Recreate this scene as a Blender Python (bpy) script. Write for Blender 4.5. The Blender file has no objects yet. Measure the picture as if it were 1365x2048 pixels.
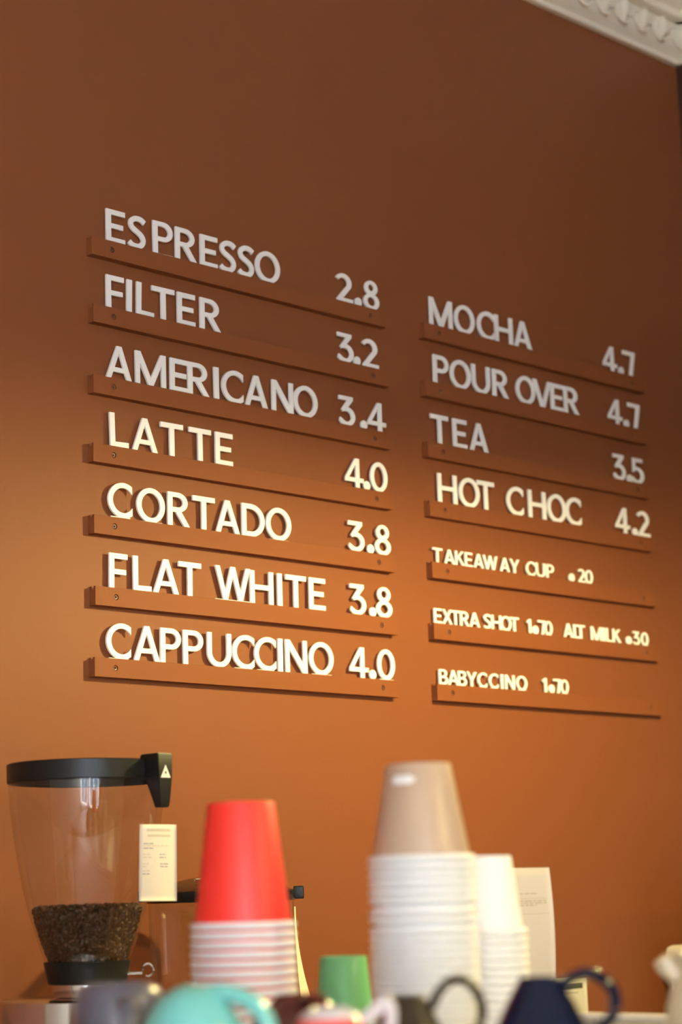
import bpy, bmesh, math, random
from mathutils import Vector, Matrix
from math import sin, cos, pi, radians

random.seed(7)
SC = bpy.context.scene
COL = SC.collection

# ------------------------------------------------------------------ camera
R_ = Vector((0.7170730770917312, -0.6964161373668439, -0.028473948184986723))
U_ = Vector((-0.11289012422105546, -0.15635752048137816, 0.9812278765109917))
F_ = Vector((0.6877950435729752, 0.700397665190255, 0.19073827259490586))
CAM = Vector((0.0, -2.2139131, 1.52))
cd = bpy.data.cameras.new('camera')
cam = bpy.data.objects.new('camera', cd)
COL.objects.link(cam)
m = Matrix.Identity(4)
for i in range(3):
    m[i][0], m[i][1], m[i][2], m[i][3] = R_[i], U_[i], -F_[i], CAM[i]
cam.matrix_world = m
cd.sensor_fit = 'VERTICAL'
cd.sensor_height = 36.0
cd.sensor_width = 24.0
cd.lens = 70.0
cd.clip_start = 0.05
cd.dof.use_dof = True
cd.dof.focus_distance = 2.76
cd.dof.aperture_fstop = 4.0
SC.camera = cam

# ------------------------------------------------------------------ view, world, lights
SC.view_settings.view_transform = 'Standard'
SC.view_settings.look = 'None'
SC.view_settings.gamma = 1.0
SC.view_settings.use_curve_mapping = False
SC.view_settings.exposure = 0.0
w = bpy.data.worlds.new('daylight')
SC.world = w
w.use_nodes = True
w.node_tree.nodes['Background'].inputs[0].default_value = (0.75, 0.90, 1.1, 1)
w.node_tree.nodes['Background'].inputs[1].default_value = 2.2

LAMP = Vector((2.29, -0.90, 2.20))      # bulb of the pendant lamp right of the picture
LAMP_POWER, LAMP_COLOR = 75.0, (1.0, 0.82, 0.31)
LAMP2 = Vector((1.75, -2.35, 2.20))     # second pendant of the row, over the bar
LAMP2_POWER = 37.0
WINDOW_POWER, WINDOW_COLOR = 840.0, (0.78, 0.92, 1.14)

def area_light(name, loc, rot, sx, sy, power, color):
    d = bpy.data.lights.new(name, 'AREA')
    d.shape = 'RECTANGLE'
    d.size, d.size_y = sx, sy
    d.energy, d.color = power, color
    o = bpy.data.objects.new(name, d)
    o.location, o.rotation_euler = loc, rot
    COL.objects.link(o)
    return o

# daylight entering through the two shop windows of the front wall
area_light('window_daylight', (-2.62, -4.93, 1.75), (radians(90), 0, radians(180)), 1.25, 2.0, WINDOW_POWER, WINDOW_COLOR)
area_light('window_daylight', (-0.92, -4.93, 1.75), (radians(90), 0, radians(180)), 1.25, 2.0, WINDOW_POWER, WINDOW_COLOR)

# ------------------------------------------------------------------ materials
def mat(name, col, rough=0.5, spec=0.4, metal=0.0, bump=0.0, bscale=200.0, var=0.0, vscale=3.0, coat=0.0, sss=0.0):
    mt = bpy.data.materials.new(name)
    mt.use_nodes = True
    nt = mt.node_tree
    b = nt.nodes['Principled BSDF']
    b.inputs['Base Color'].default_value = (*col, 1)
    b.inputs['Roughness'].default_value = rough
    b.inputs['Specular IOR Level'].default_value = spec
    b.inputs['Metallic'].default_value = metal
    b.inputs['Coat Weight'].default_value = coat
    tc = nt.nodes.new('ShaderNodeTexCoord')
    if var:
        n = nt.nodes.new('ShaderNodeTexNoise')
        n.inputs['Scale'].default_value = vscale
        n.inputs['Detail'].default_value = 4
        nt.links.new(tc.outputs['Object'], n.inputs['Vector'])
        mx = nt.nodes.new('ShaderNodeMix')
        mx.data_type = 'RGBA'
        mx.inputs[6].default_value = (*[c * (1 - var) for c in col], 1)
        mx.inputs[7].default_value = (*[min(1, c * (1 + var)) for c in col], 1)
        nt.links.new(n.outputs['Fac'], mx.inputs[0])
        nt.links.new(mx.outputs[2], b.inputs['Base Color'])
    if bump:
        n2 = nt.nodes.new('ShaderNodeTexNoise')
        n2.inputs['Scale'].default_value = bscale
        n2.inputs['Detail'].default_value = 3
        nt.links.new(tc.outputs['Object'], n2.inputs['Vector'])
        bp = nt.nodes.new('ShaderNodeBump')
        bp.inputs['Strength'].default_value = bump
        bp.inputs['Distance'].default_value = 0.001
        nt.links.new(n2.outputs['Fac'], bp.inputs['Height'])
        nt.links.new(bp.outputs['Normal'], b.inputs['Normal'])
    return mt

def clear_plastic(name, tint, haze=0.03, hazecol=(0.8, 0.8, 0.8), rough=0.03):
    mt = bpy.data.materials.new(name)
    mt.use_nodes = True
    nt = mt.node_tree
    for n in list(nt.nodes):
        nt.nodes.remove(n)
    out = nt.nodes.new('ShaderNodeOutputMaterial')
    tr = nt.nodes.new('ShaderNodeBsdfTransparent')
    tr.inputs[0].default_value = (*tint, 1)
    gl = nt.nodes.new('ShaderNodeBsdfGlossy')
    gl.inputs['Roughness'].default_value = rough
    df = nt.nodes.new('ShaderNodeBsdfDiffuse')
    df.inputs[0].default_value = (*hazecol, 1)
    lw = nt.nodes.new('ShaderNodeLayerWeight')
    lw.inputs[0].default_value = 0.5
    pw = nt.nodes.new('ShaderNodeMath')
    pw.operation = 'POWER'
    pw.inputs[1].default_value = 4.0
    nt.links.new(lw.outputs['Facing'], pw.inputs[0])
    fr = nt.nodes.new('ShaderNodeMath')
    fr.operation = 'MULTIPLY_ADD'
    fr.inputs[1].default_value = 0.55
    fr.inputs[2].default_value = 0.085
    nt.links.new(pw.outputs[0], fr.inputs[0])
    m1 = nt.nodes.new('ShaderNodeMixShader')
    m1.inputs[0].default_value = haze
    nt.links.new(tr.outputs[0], m1.inputs[1])
    nt.links.new(df.outputs[0], m1.inputs[2])
    m2 = nt.nodes.new('ShaderNodeMixShader')
    nt.links.new(fr.outputs[0], m2.inputs[0])
    nt.links.new(m1.outputs[0], m2.inputs[1])
    nt.links.new(gl.outputs[0], m2.inputs[2])
    nt.links.new(m2.outputs[0], out.inputs[0])
    return mt

M = {}
PAINT = (0.203, 0.0615, 0.0190)
M['paint'] = mat('terracotta_wall_paint', PAINT, 0.55, 0.25, bump=0.08, bscale=260, var=0.03, vscale=2.0)
M['rail'] = mat('terracotta_rail_paint', (0.212, 0.0635, 0.0190), 0.6, 0.2, bump=0.05, bscale=300)
M['darkpaint'] = mat('dark_brown_wall_paint', (0.055, 0.024, 0.016), 0.7, 0.2, bump=0.08, bscale=260)
M['plaster'] = mat('cream_plaster', (0.86, 0.78, 0.62), 0.7, 0.2, bump=0.15, bscale=90, var=0.05, vscale=9)
M['ceiling'] = mat('ceiling_paint', (0.72, 0.68, 0.60), 0.8, 0.2, bump=0.05)
M['room'] = mat('cream_room_paint', (0.62, 0.56, 0.48), 0.8, 0.2, bump=0.05)
M['floor'] = mat('oak_floor', (0.30, 0.18, 0.09), 0.5, 0.4, bump=0.1, bscale=40, var=0.25, vscale=6)
M['letter'] = mat('white_acrylic', (0.96, 0.925, 0.86), 0.42, 0.35)
M['screw'] = mat('dark_screw', (0.15, 0.05, 0.022), 0.4, 0.4)
M['black'] = mat('black_plastic', (0.009, 0.0085, 0.0075), 0.42, 0.28, bump=0.08, bscale=500)
M['blackgloss'] = mat('black_gloss_plastic', (0.012, 0.012, 0.012), 0.2, 0.5)
M['chrome'] = mat('polished_steel', (0.72, 0.70, 0.67), 0.13, 0.5, metal=1.0)
M['steel'] = mat('brushed_steel', (0.62, 0.59, 0.54), 0.32, 0.5, metal=1.0, bump=0.05, bscale=150)
M['silver'] = mat('silver_print', (0.72, 0.70, 0.62), 0.4, 0.4)
M['hopper'] = clear_plastic('clear_hopper_plastic', (0.96, 0.95, 0.93), 0.012, (0.75, 0.60, 0.45))
M['smoky'] = clear_plastic('smoky_brown_plastic', (0.45, 0.33, 0.24), 0.12, (0.20, 0.11, 0.05))
M['pane'] = clear_plastic('window_glass', (0.97, 0.98, 0.98), 0.0)
M['bean'] = mat('roasted_bean', (0.038, 0.0135, 0.004), 0.38, 0.28, var=0.55, vscale=55)
M['ticket'] = mat('cream_label_paper', (0.82, 0.70, 0.52), 0.8, 0.15, bump=0.05)
M['paper'] = mat('white_paper', (0.46, 0.425, 0.44), 0.8, 0.15, bump=0.05)
M['card'] = mat('cream_card', (0.56, 0.51, 0.36), 0.8, 0.15)
M['ink'] = mat('grey_print', (0.33, 0.29, 0.24), 0.8, 0.1)
M['fadedink'] = mat('faded_print', (0.63, 0.52, 0.35), 0.8, 0.1)
M['blackink'] = mat('black_print', (0.03, 0.027, 0.025), 0.7, 0.1)
M['redcup'] = mat('red_paperboard', (0.86, 0.035, 0.022), 0.45, 0.45, bump=0.03)
M['browncup'] = mat('kraft_paperboard', (0.47, 0.315, 0.205), 0.38, 0.45, bump=0.04)
M['whitecup'] = mat('white_paperboard', (0.88, 0.855, 0.81), 0.5, 0.35, bump=0.03)
M['greencup'] = mat('green_paperboard', (0.17, 0.52, 0.25), 0.4, 0.4, bump=0.03)
M['pinkrim'] = mat('white_rolled_rim', (0.86, 0.80, 0.78), 0.5, 0.35)
M['teal'] = mat('teal_glaze', (0.17, 0.50, 0.44), 0.22, 0.5, coat=0.3)
M['greyglaze'] = mat('slate_grey_glaze', (0.10, 0.092, 0.112), 0.3, 0.5, coat=0.3)
M['oxblood'] = mat('oxblood_glaze', (0.085, 0.012, 0.006), 0.12, 0.5, coat=0.5)
M['olive'] = mat('dark_olive_glaze', (0.034, 0.023, 0.011), 0.35, 0.25)
M['navy'] = mat('navy_glaze', (0.003, 0.006, 0.020), 0.06, 0.35)
M['redglaze'] = mat('red_glaze', (0.70, 0.04, 0.03), 0.2, 0.5, coat=0.3)
M['whiteglaze'] = mat('white_glaze', (0.78, 0.70, 0.69), 0.2, 0.5, coat=0.3)
M['creamglaze'] = mat('cream_glaze', (0.58, 0.45, 0.28), 0.3, 0.5, coat=0.3)
M['whiteplastic'] = mat('white_plastic', (0.74, 0.70, 0.62), 0.4, 0.4)
M['wood'] = mat('counter_wood', (0.22, 0.12, 0.06), 0.45, 0.4, var=0.3, vscale=7)
M['enamel'] = mat('lamp_enamel', (0.05, 0.05, 0.05), 0.4, 0.4)
M['enamelin'] = mat('lamp_enamel_inside', (0.10, 0.09, 0.08), 0.5, 0.3)

# ------------------------------------------------------------------ helpers
def link(name, me, material=None, parent=None):
    o = bpy.data.objects.new(name, me)
    COL.objects.link(o)
    if material is not None and me is not None and not me.materials:
        for mm in (material if isinstance(material, (list, tuple)) else [material]):
            me.materials.append(mm)
    if parent is not None:
        o.parent = parent
    return o

def tag(o, label, cat, group=None, kind=None):
    o['label'] = label
    o['category'] = cat
    if group:
        o['group'] = group
    if kind:
        o['kind'] = kind
    return o

def thing(name, label, cat, loc=(0, 0, 0), rz=0.0, group=None):
    o = bpy.data.objects.new(name, None)
    o.empty_display_size = 0.02
    COL.objects.link(o)
    o.location = loc
    o.rotation_euler = (0, 0, rz)
    return tag(o, label, cat, group)

def copy_tree(o, parent=None):
    c = o.copy()
    COL.objects.link(c)
    if parent is not None:
        c.parent = parent
    for ch in list(o.children):
        copy_tree(ch, c)
    return c

def finish(bm, name, smooth=True, angle=35.0):
    bmesh.ops.recalc_face_normals(bm, faces=bm.faces)
    me = bpy.data.meshes.new(name)
    if smooth:
        for f in bm.faces:
            f.smooth = True
        for e in bm.edges:
            if len(e.link_faces) == 2 and e.calc_face_angle(0) > radians(angle):
                e.smooth = False
    bm.to_mesh(me)
    bm.free()
    return me

def box_bm(bm, x0, x1, y0, y1, z0, z1, bevel=0.0, mi=0):
    vs = [bm.verts.new((x, y, z)) for x in (x0, x1) for y in (y0, y1) for z in (z0, z1)]
    idx = [(0, 1, 3, 2), (4, 6, 7, 5), (0, 4, 5, 1), (2, 3, 7, 6), (0, 2, 6, 4), (1, 5, 7, 3)]
    fs = [bm.faces.new([vs[i] for i in q]) for q in idx]
    for f in fs:
        f.material_index = mi
    if bevel:
        es = list({e for f in fs for e in f.edges})
        bmesh.ops.bevel(bm, geom=es, offset=bevel, segments=3, profile=0.5, affect='EDGES')

def box(name, x0, x1, y0, y1, z0, z1, material, parent=None, bevel=0.0):
    bm = bmesh.new()
    box_bm(bm, x0, x1, y0, y1, z0, z1, bevel)
    return link(name, finish(bm, name), material, parent)

def lathe_bm(bm, prof, n=64, cx=0, cy=0, mi=0, lo=0.0, hi=2 * pi):
    full = abs(hi - lo - 2 * pi) < 1e-6
    cnt = n if full else n + 1
    rings = []
    for r, z in prof:
        if r < 1e-6:
            rings.append([bm.verts.new((cx, cy, z))])
        else:
            rings.append([bm.verts.new((cx + r * cos(lo + (hi - lo) * k / n), cy + r * sin(lo + (hi - lo) * k / n), z)) for k in range(cnt)])
    for a, b in zip(rings, rings[1:]):
        for k in range(n):
            k2 = (k + 1) % cnt
            if len(a) == 1 and len(b) == 1:
                continue
            if len(a) == 1:
                f = bm.faces.new((a[0], b[k], b[k2]))
            elif len(b) == 1:
                f = bm.faces.new((a[k], b[0], a[k2]))
            else:
                f = bm.faces.new((a[k], b[k], b[k2], a[k2]))
            f.material_index = mi

def lathe(name, prof, material, parent=None, n=64, angle=35.0):
    bm = bmesh.new()
    lathe_bm(bm, prof, n)
    return link(name, finish(bm, name, angle=angle), material, parent)

def spline(pts, n=8, closed=False):
    P = [Vector(p) for p in pts]
    out = []
    N = len(P)
    rng = N if closed else N - 1
    for i in range(rng):
        if closed:
            a, b, c, d = P[(i - 1) % N], P[i], P[(i + 1) % N], P[(i + 2) % N]
        else:
            a, b, c, d = P[max(0, i - 1)], P[i], P[i + 1], P[min(N - 1, i + 2)]
        for k in range(n):
            t = k / n
            out.append(0.5 * ((2 * b) + (c - a) * t + (2 * a - 5 * b + 4 * c - d) * t * t + (3 * b - a - 3 * c + d) * t ** 3))
    if not closed:
        out.append(P[-1].copy())
    return out

def tube_bm(bm, pts, rad, n=12, closed=False, flat=1.0, mi=0, up=Vector((0, 0, 1))):
    P = [Vector(p) for p in pts]
    N = len(P)
    rings = []
    for i, p in enumerate(P):
        t = (P[(i + 1) % N] - P[i - 1]) if closed else (P[min(N - 1, i + 1)] - P[max(0, i - 1)])
        t.normalize()
        u = up if abs(t.dot(up)) < 0.95 else Vector((1, 0, 0))
        a = t.cross(u).normalized()
        b = a.cross(t).normalized()
        r = rad[i] if isinstance(rad, (list, tuple)) else rad
        rings.append([bm.verts.new(p + a * (r * flat * cos(2 * pi * k / n)) + b * (r * sin(2 * pi * k / n))) for k in range(n)])
    segs = N if closed else N - 1
    for i in range(segs):
        a, b = rings[i], rings[(i + 1) % N]
        for k in range(n):
            f = bm.faces.new((a[k], a[(k + 1) % n], b[(k + 1) % n], b[k]))
            f.material_index = mi
    if not closed:
        for rg in (rings[0], rings[-1]):
            f = bm.faces.new(rg)
            f.material_index = mi

def tube(name, pts, rad, material, parent=None, **kw):
    bm = bmesh.new()
    tube_bm(bm, pts, rad, **kw)
    return link(name, finish(bm, name), material, parent)

def fill_mesh(name, loops, depth, bevel=0.0, scale=(1, 1)):
    """2D outlines (outer loops and holes) filled and extruded: x -> X, y -> Z, thickness along Y centred on 0."""
    cu = bpy.data.curves.new(name, 'CURVE')
    cu.dimensions = '2D'
    cu.fill_mode = 'BOTH'
    cu.extrude = depth / 2 - bevel
    cu.bevel_depth = bevel
    cu.bevel_resolution = 1
    cu.offset = -bevel
    for lp in loops:
        s = cu.splines.new('POLY')
        s.points.add(len(lp) - 1)
        for p, (x, y) in zip(s.points, lp):
            p.co = (x * scale[0], y * scale[1], 0, 1)
        s.use_cyclic_u = True
    o = bpy.data.objects.new(name, cu)
    COL.objects.link(o)
    dg = bpy.context.evaluated_depsgraph_get()
    dg.update()
    me = bpy.data.meshes.new_from_object(o.evaluated_get(dg))
    bpy.data.objects.remove(o)
    bpy.data.curves.remove(cu)
    me.name = name
    # (x, y, z) -> (x, -z, y): the outline stands upright and faces -Y
    me.transform(Matrix(((1, 0, 0, 0), (0, 0, -1, 0), (0, 1, 0, 0), (0, 0, 0, 1))))
    return me

def ell(cx, cz, rx, rz, a0, a1, n=20):
    return [(cx + rx * cos(radians(a0 + (a1 - a0) * k / n)), cz + rz * sin(radians(a0 + (a1 - a0) * k / n))) for k in range(n + 1)]

def full(cx, cz, rx, rz, n=48):
    return ell(cx, cz, rx, rz, 0, 360 - 360 / n, n - 1)

def ribbon(pts, wd):
    P = [Vector((p[0], p[1])) for p in spline([(a, b, 0) for a, b in pts], 7)]
    L, Rr = [], []
    for i, p in enumerate(P):
        t = (P[min(len(P) - 1, i + 1)] - P[max(0, i - 1)]).normalized()
        nn = Vector((-t.y, t.x)) * wd / 2
        L.append(tuple(p + nn))
        Rr.append(tuple(p - nn))
    return L + Rr[::-1]

# ------------------------------------------------------------------ the room
T = 0.0139                                  # rail thickness off the wall
XR = 3.1640                                 # corner with the right wall
XL, YF, ZC = -3.5, -5.0, 3.33

def structure(name, *a, **k):
    o = box(name, *a, **k)
    o['kind'] = 'structure'
    return o

structure('floor', XL - .1, XR + .1, YF - .1, 0.1, -0.1, 0.0, M['floor'])
structure('ceiling', XL - .1, XR + .1, YF - .1, 0.1, ZC, ZC + .1, M['ceiling'])
structure('wall_back', XL - .1, XR + .1, 0.0, 0.1, 0.0, ZC, M['paint'])
structure('wall_right', XR, XR + 0.1, YF, 0.0, 0.0, ZC, M['darkpaint'])
structure('wall_left', XL - 0.1, XL, YF, 0.0, 0.0, ZC, M['room'])
bm = bmesh.new()                            # front wall with two window openings
xs = [XL, -3.27, -1.97, -1.57, -0.27, XR]
box_bm(bm, xs[0], xs[1], YF - .1, YF, 0, ZC)
box_bm(bm, xs[2], xs[3], YF - .1, YF, 0, ZC)
box_bm(bm, xs[4], xs[5], YF - .1, YF, 0, ZC)
for a, b in ((xs[1], xs[2]), (xs[3], xs[4])):
    box_bm(bm, a, b, YF - .1, YF, 0, 0.7)
    box_bm(bm, a, b, YF - .1, YF, 2.8, ZC)
o = link('wall_front', finish(bm, 'wall_front'), M['room'])
o['kind'] = 'structure'
for k, (a, b) in enumerate(((xs[1], xs[2]), (xs[3], xs[4]))):
    bm = bmesh.new()
    for q in ((a, a + .05, .7, 2.8), (b - .05, b, .7, 2.8), (a, b, .7, .75), (a, b, 2.75, 2.8), ((a + b) / 2 - .02, (a + b) / 2 + .02, .75, 2.75)):
        box_bm(bm, q[0], q[1], YF - .07, YF - .02, q[2], q[3])
    o = link('window_%d' % (k + 1), finish(bm, 'window_frame'), M['room'])
    o['kind'] = 'structure'
    box('pane', a + .05, b - .05, YF - .05, YF - .045, .75, 2.75, M['pane'], o)

# cornice with an egg moulding
Z0 = 3.155
CORN = [(0.000, 0.000), (0.011, 0.000), (0.013, 0.003), (0.013, 0.008), (0.008, 0.011), (0.010, 0.013), (0.020, 0.016),
        (0.026, 0.021), (0.030, 0.028), (0.031, 0.034), (0.033, 0.040), (0.036, 0.060), (0.040, 0.066), (0.056, 0.066), (0.060, 0.069),
        (0.061, 0.082), (0.066, 0.086), (0.078, 0.088), (0.084, 0.094), (0.086, 0.104), (0.092, 0.108), (0.11, 0.115), (0.135, 0.135), (0.15, 0.160), (0.152, 0.175), (0.0, 0.175)]
def cornice(name, p0, p1, out, eggs=True):
    """profile swept along p0-p1; out: unit vector into the room"""
    p0, p1, out = Vector(p0), Vector(p1), Vector(out)
    bm = bmesh.new()
    rows = []
    for p in (p0, p1):
        rows.append([bm.verts.new(p + out * a + Vector((0, 0, Z0 + b))) for a, b in CORN])
    n = len(CORN)
    for i in range(n):
        bm.faces.new((rows[0][i], rows[0][(i + 1) % n], rows[1][(i + 1) % n], rows[1][i]))
    d = (p1 - p0)
    ln = d.length
    d.normalize()
    if eggs:
        sp = 0.060
        for k in range(int(ln / sp)):
            c = p0 + d * (0.03 + k * sp)
            if not (c.x > 2.2 or abs(d.y) > .5):
                continue
            # egg
            ring = []
            NU, NV = 12, 8
            for j in range(NV + 1):
                t = -pi / 2 + pi * j / NV
                ring.append([bm.verts.new(c + d * (0.0135 * cos(t) * cos(2 * pi * u / NU)) + out * (0.036 + 0.014 * cos(t) * sin(2 * pi * u / NU) + 0.004 * sin(t))
                                          + Vector((0, 0, Z0 + 0.047 + 0.021 * sin(t)))) for u in range(NU)])
            for j in range(NV):
                for u in range(NU):
                    bm.faces.new((ring[j][u], ring[j][(u + 1) % NU], ring[j + 1][(u + 1) % NU], ring[j + 1][u]))
            # shell around the egg
            pts = [c + d * (0.0215 * cos(a)) + out * (0.036 + 0.004 * max(0, sin(a))) + Vector((0, 0, Z0 + 0.049 + 0.027 * sin(a) if sin(a) < 0 else Z0 + 0.049 + 0.016 * sin(a)))
                   for a in [radians(160 + 220 * q / 16) for q in range(17)]]
            tube_bm(bm, pts, 0.0048, n=8)
    o = link(name, finish(bm, name, angle=40), M['plaster'])
    o['kind'] = 'structure'
    return o
cornice('trim_1', (XL, 0, 0), (XR, 0, 0), (0, -1, 0))
cornice('trim_2', (XR, 0, 0), (XR, YF, 0), (-1, 0, 0), eggs=False)

# ------------------------------------------------------------------ letter outlines (cap height 1)
V, H = 0.178, 0.155
def glyphs():
    g = {}
    g['E'] = (.69, [[(0, 0), (.69, 0), (.69, H), (V, H), (V, .43), (.62, .43), (.62, .58), (V, .58), (V, 1 - H), (.69, 1 - H), (.69, 1), (0, 1)]])
    g['F'] = (.65, [[(0, 0), (V, 0), (V, .40), (.60, .40), (.60, .55), (V, .55), (V, 1 - H), (.65, 1 - H), (.65, 1), (0, 1)]])
    g['L'] = (.66, [[(0, 0), (.66, 0), (.66, H), (V, H), (V, 1), (0, 1)]])
    g['I'] = (.19, [[(0, 0), (.19, 0), (.19, 1), (0, 1)]])
    a = (.86 - V) / 2
    g['T'] = (.86, [[(a, 0), (a + V, 0), (a + V, 1 - H), (.86, 1 - H), (.86, 1), (0, 1), (0, 1 - H), (a, 1 - H)]])
    g['H'] = (.94, [[(0, 0), (V, 0), (V, .43), (.94 - V, .43), (.94 - V, 0), (.94, 0), (.94, 1), (.94 - V, 1), (.94 - V, .58), (V, .58), (V, 1), (0, 1)]])
    g['N'] = (.90, [[(0, 0), (.165, 0), (.165, .72), (.71, 0), (.90, 0), (.90, 1), (.735, 1), (.735, .28), (.19, 1), (0, 1)]])
    g['M'] = (1.14, [[(0, 0), (.165, 0), (.165, .66), (.49, 0), (.65, 0), (.975, .66), (.975, 0), (1.14, 0), (1.14, 1), (.95, 1), (.57, .25), (.19, 1), (0, 1)]])
    g['A'] = (.95, [[(0, 0), (.18, 0), (.265, .22), (.685, .22), (.77, 0), (.95, 0), (.565, 1), (.385, 1)], [(.318, .36), (.632, .36), (.475, .79)]])
    g['V'] = (1.0, [[(.41, 0), (.59, 0), (1.0, 1), (.815, 1), (.50, .22), (.185, 1), (0, 1)]])
    g['W'] = (1.38, [[(.31, 0), (.48, 0), (.69, .70), (.90, 0), (1.07, 0), (1.38, 1), (1.205, 1), (.985, .27), (.78, 1), (.60, 1), (.395, .27), (.175, 1), (0, 1)]])
    g['K'] = (.88, [[(0, 0), (V, 0), (V, .40), (.27, .50), (.66, 0), (.88, 0), (.40, .61), (.80, 1), (.57, 1), (V, .60), (V, 1), (0, 1)]])
    g['X'] = (.92, [[(0, 0), (.20, 0), (.46, .38), (.72, 0), (.92, 0), (.565, .51), (.90, 1), (.70, 1), (.46, .65), (.22, 1), (.02, 1), (.355, .51)]])
    g['Y'] = (.96, [[(.392, 0), (.568, 0), (.568, .42), (.96, 1), (.755, 1), (.48, .57), (.205, 1), (0, 1), (.392, .42)]])
    g['O'] = (1.04, [full(.52, .5, .52, .512), full(.52, .5, .347, .362)])
    g['C'] = (.87, [ell(.55, .5, .55, .512, 54.4, 305.6, 40) + ell(.55, .5, .380, .362, 327.4, 32.6, 36)])
    g['D'] = (.92, [[(0, 0)] + ell(.36, .5, .56, .5, -90, 90, 28) + [(0, 1)], [(V, H)] + ell(.36, .5, .385, .5 - H, -90, 90, 28) + [(V, 1 - H)]])
    g['P'] = (.76, [[(0, 0), (V, 0), (V, .39)] + ell(.40, .695, .36, .305, -90, 90, 24) + [(0, 1)], [(V, .535)] + ell(.39, .695, .20, .16, -90, 90, 20) + [(V, .855)]])
    g['R'] = (.84, [[(0, 0), (V, 0), (V, .42), (.30, .42), (.63, 0), (.84, 0), (.515, .435)] + ell(.38, .71, .37, .29, -66, 90, 24) + [(0, 1)], [(V, .56)] + ell(.37, .71, .205, .148, -90, 90, 20) + [(V, .858)]])
    g['B'] = (.80, [[(0, 0)] + ell(.43, .285, .37, .285, -90, 62, 20) + ell(.40, .755, .33, .245, -55, 90, 20) + [(0, 1)],
                    [(V, .145)] + ell(.42, .29, .195, .145, -90, 90, 16) + [(V, .435)], [(V, .575)] + ell(.38, .717, .175, .142, -90, 90, 16) + [(V, .859)]])
    g['U'] = (.93, [[(0, 1)] + ell(.465, .42, .465, .432, 180, 360, 28) + [(.93, 1), (.755, 1)] + ell(.465, .42, .29, .28, 360, 180, 24) + [(.175, 1)]])
    g['S'] = (.69, [ribbon([(.625, .835), (.52, .905), (.39, .93), (.24, .905), (.125, .81), (.125, .69), (.215, .595), (.37, .515), (.51, .425), (.575, .305), (.54, .175), (.42, .088), (.27, .072), (.13, .108), (.045, .175)], .163)])
    g['0'] = (.79, [full(.395, .5, .395, .51), full(.395, .5, .225, .362)])
    g['1'] = (.42, [[(.235, 0), (.42, 0), (.42, 1), (.26, 1), (.0, .83), (.07, .70), (.235, .80)]])
    g['2'] = (.72, [ell(.30, .685, .375, .322, 152, -28, 26) + [(.28, .155), (.72, .155), (.72, 0), (.0, 0), (.0, .105), (.40, .555)] + ell(.29, .685, .205, .175, -30, 150, 18)])
    g['3'] = (.71, [[(.0, 1), (.62, 1), (.62, .88), (.40, .632)] + ell(.325, .315, .385, .327, 70, -132, 28) + [(.0, .135), (.045, .262)] + ell(.325, .315, .215, .180, -132, 70, 20) + [(.27, .492), (.185, .455), (.105, .535), (.365, .86), (.0, .86)]])
    g['4'] = (.83, [[(.475, 0), (.645, 0), (.645, .20), (.83, .20), (.83, .345), (.645, .345), (.645, 1), (.455, 1), (0, .325), (0, .20), (.475, .20)], [(.175, .345), (.475, .345), (.475, .79)]])
    g['5'] = (.74, [[(.09, 1), (.67, 1), (.67, .855), (.245, .855), (.235, .635)] + ell(.32, .325, .42, .337, 98, -132, 30) + [(.0, .13), (.05, .262)] + ell(.32, .325, .245, .190, -130, 118, 22) + [(.12, .43), (.07, .47)]])
    g['7'] = (.71, [[(.0, 1), (.71, 1), (.71, .88), (.52, 0), (.335, 0), (.515, .845), (.0, .845)]])
    g['8'] = (.72, [ell(.36, .275, .36, .287, 118, 422, 40) + ell(.36, .755, .295, .257, -52, 232, 34), full(.36, .767, .135, .122, 28), full(.36, .277, .185, .152, 28)])
    g['.'] = (.30, [full(.15, .135, .15, .150, 32)])
    return g
GL = glyphs()
CAP, SMALL = 0.0502, 0.0248
LT = 0.0036                                 # letter thickness
glyph_mesh = {}
def letter_mesh(ch, small):
    key = (ch, small and ch != '.')
    if key in glyph_mesh:
        return glyph_mesh[key]
    wd, loops = GL[ch]
    sz = SMALL if key[1] else CAP
    sx = (0.0265 if key[1] else 0.0500)
    th = LT
    me = fill_mesh('letter_' + ch, [[(x - wd / 2, z) for x, z in lp] for lp in loops], th, 0.00025, (sx, sz))
    # foot that stands in the groove of the rail
    bm = bmesh.new()
    bm.from_mesh(me)
    hw = wd * sx * (0.5 if ch not in '.OC0' else 0.40)
    box_bm(bm, -hw, hw, -th / 2 + .0002, th / 2 - .0002, -0.0046, 0.0009 if ch in 'OC0' else 0.0002)
    for f in bm.faces:
        f.smooth = False
    bm.to_mesh(me)
    bm.free()
    me.materials.clear()
    me.materials.append(M['letter'])
    glyph_mesh[key] = me
    return me

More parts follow.
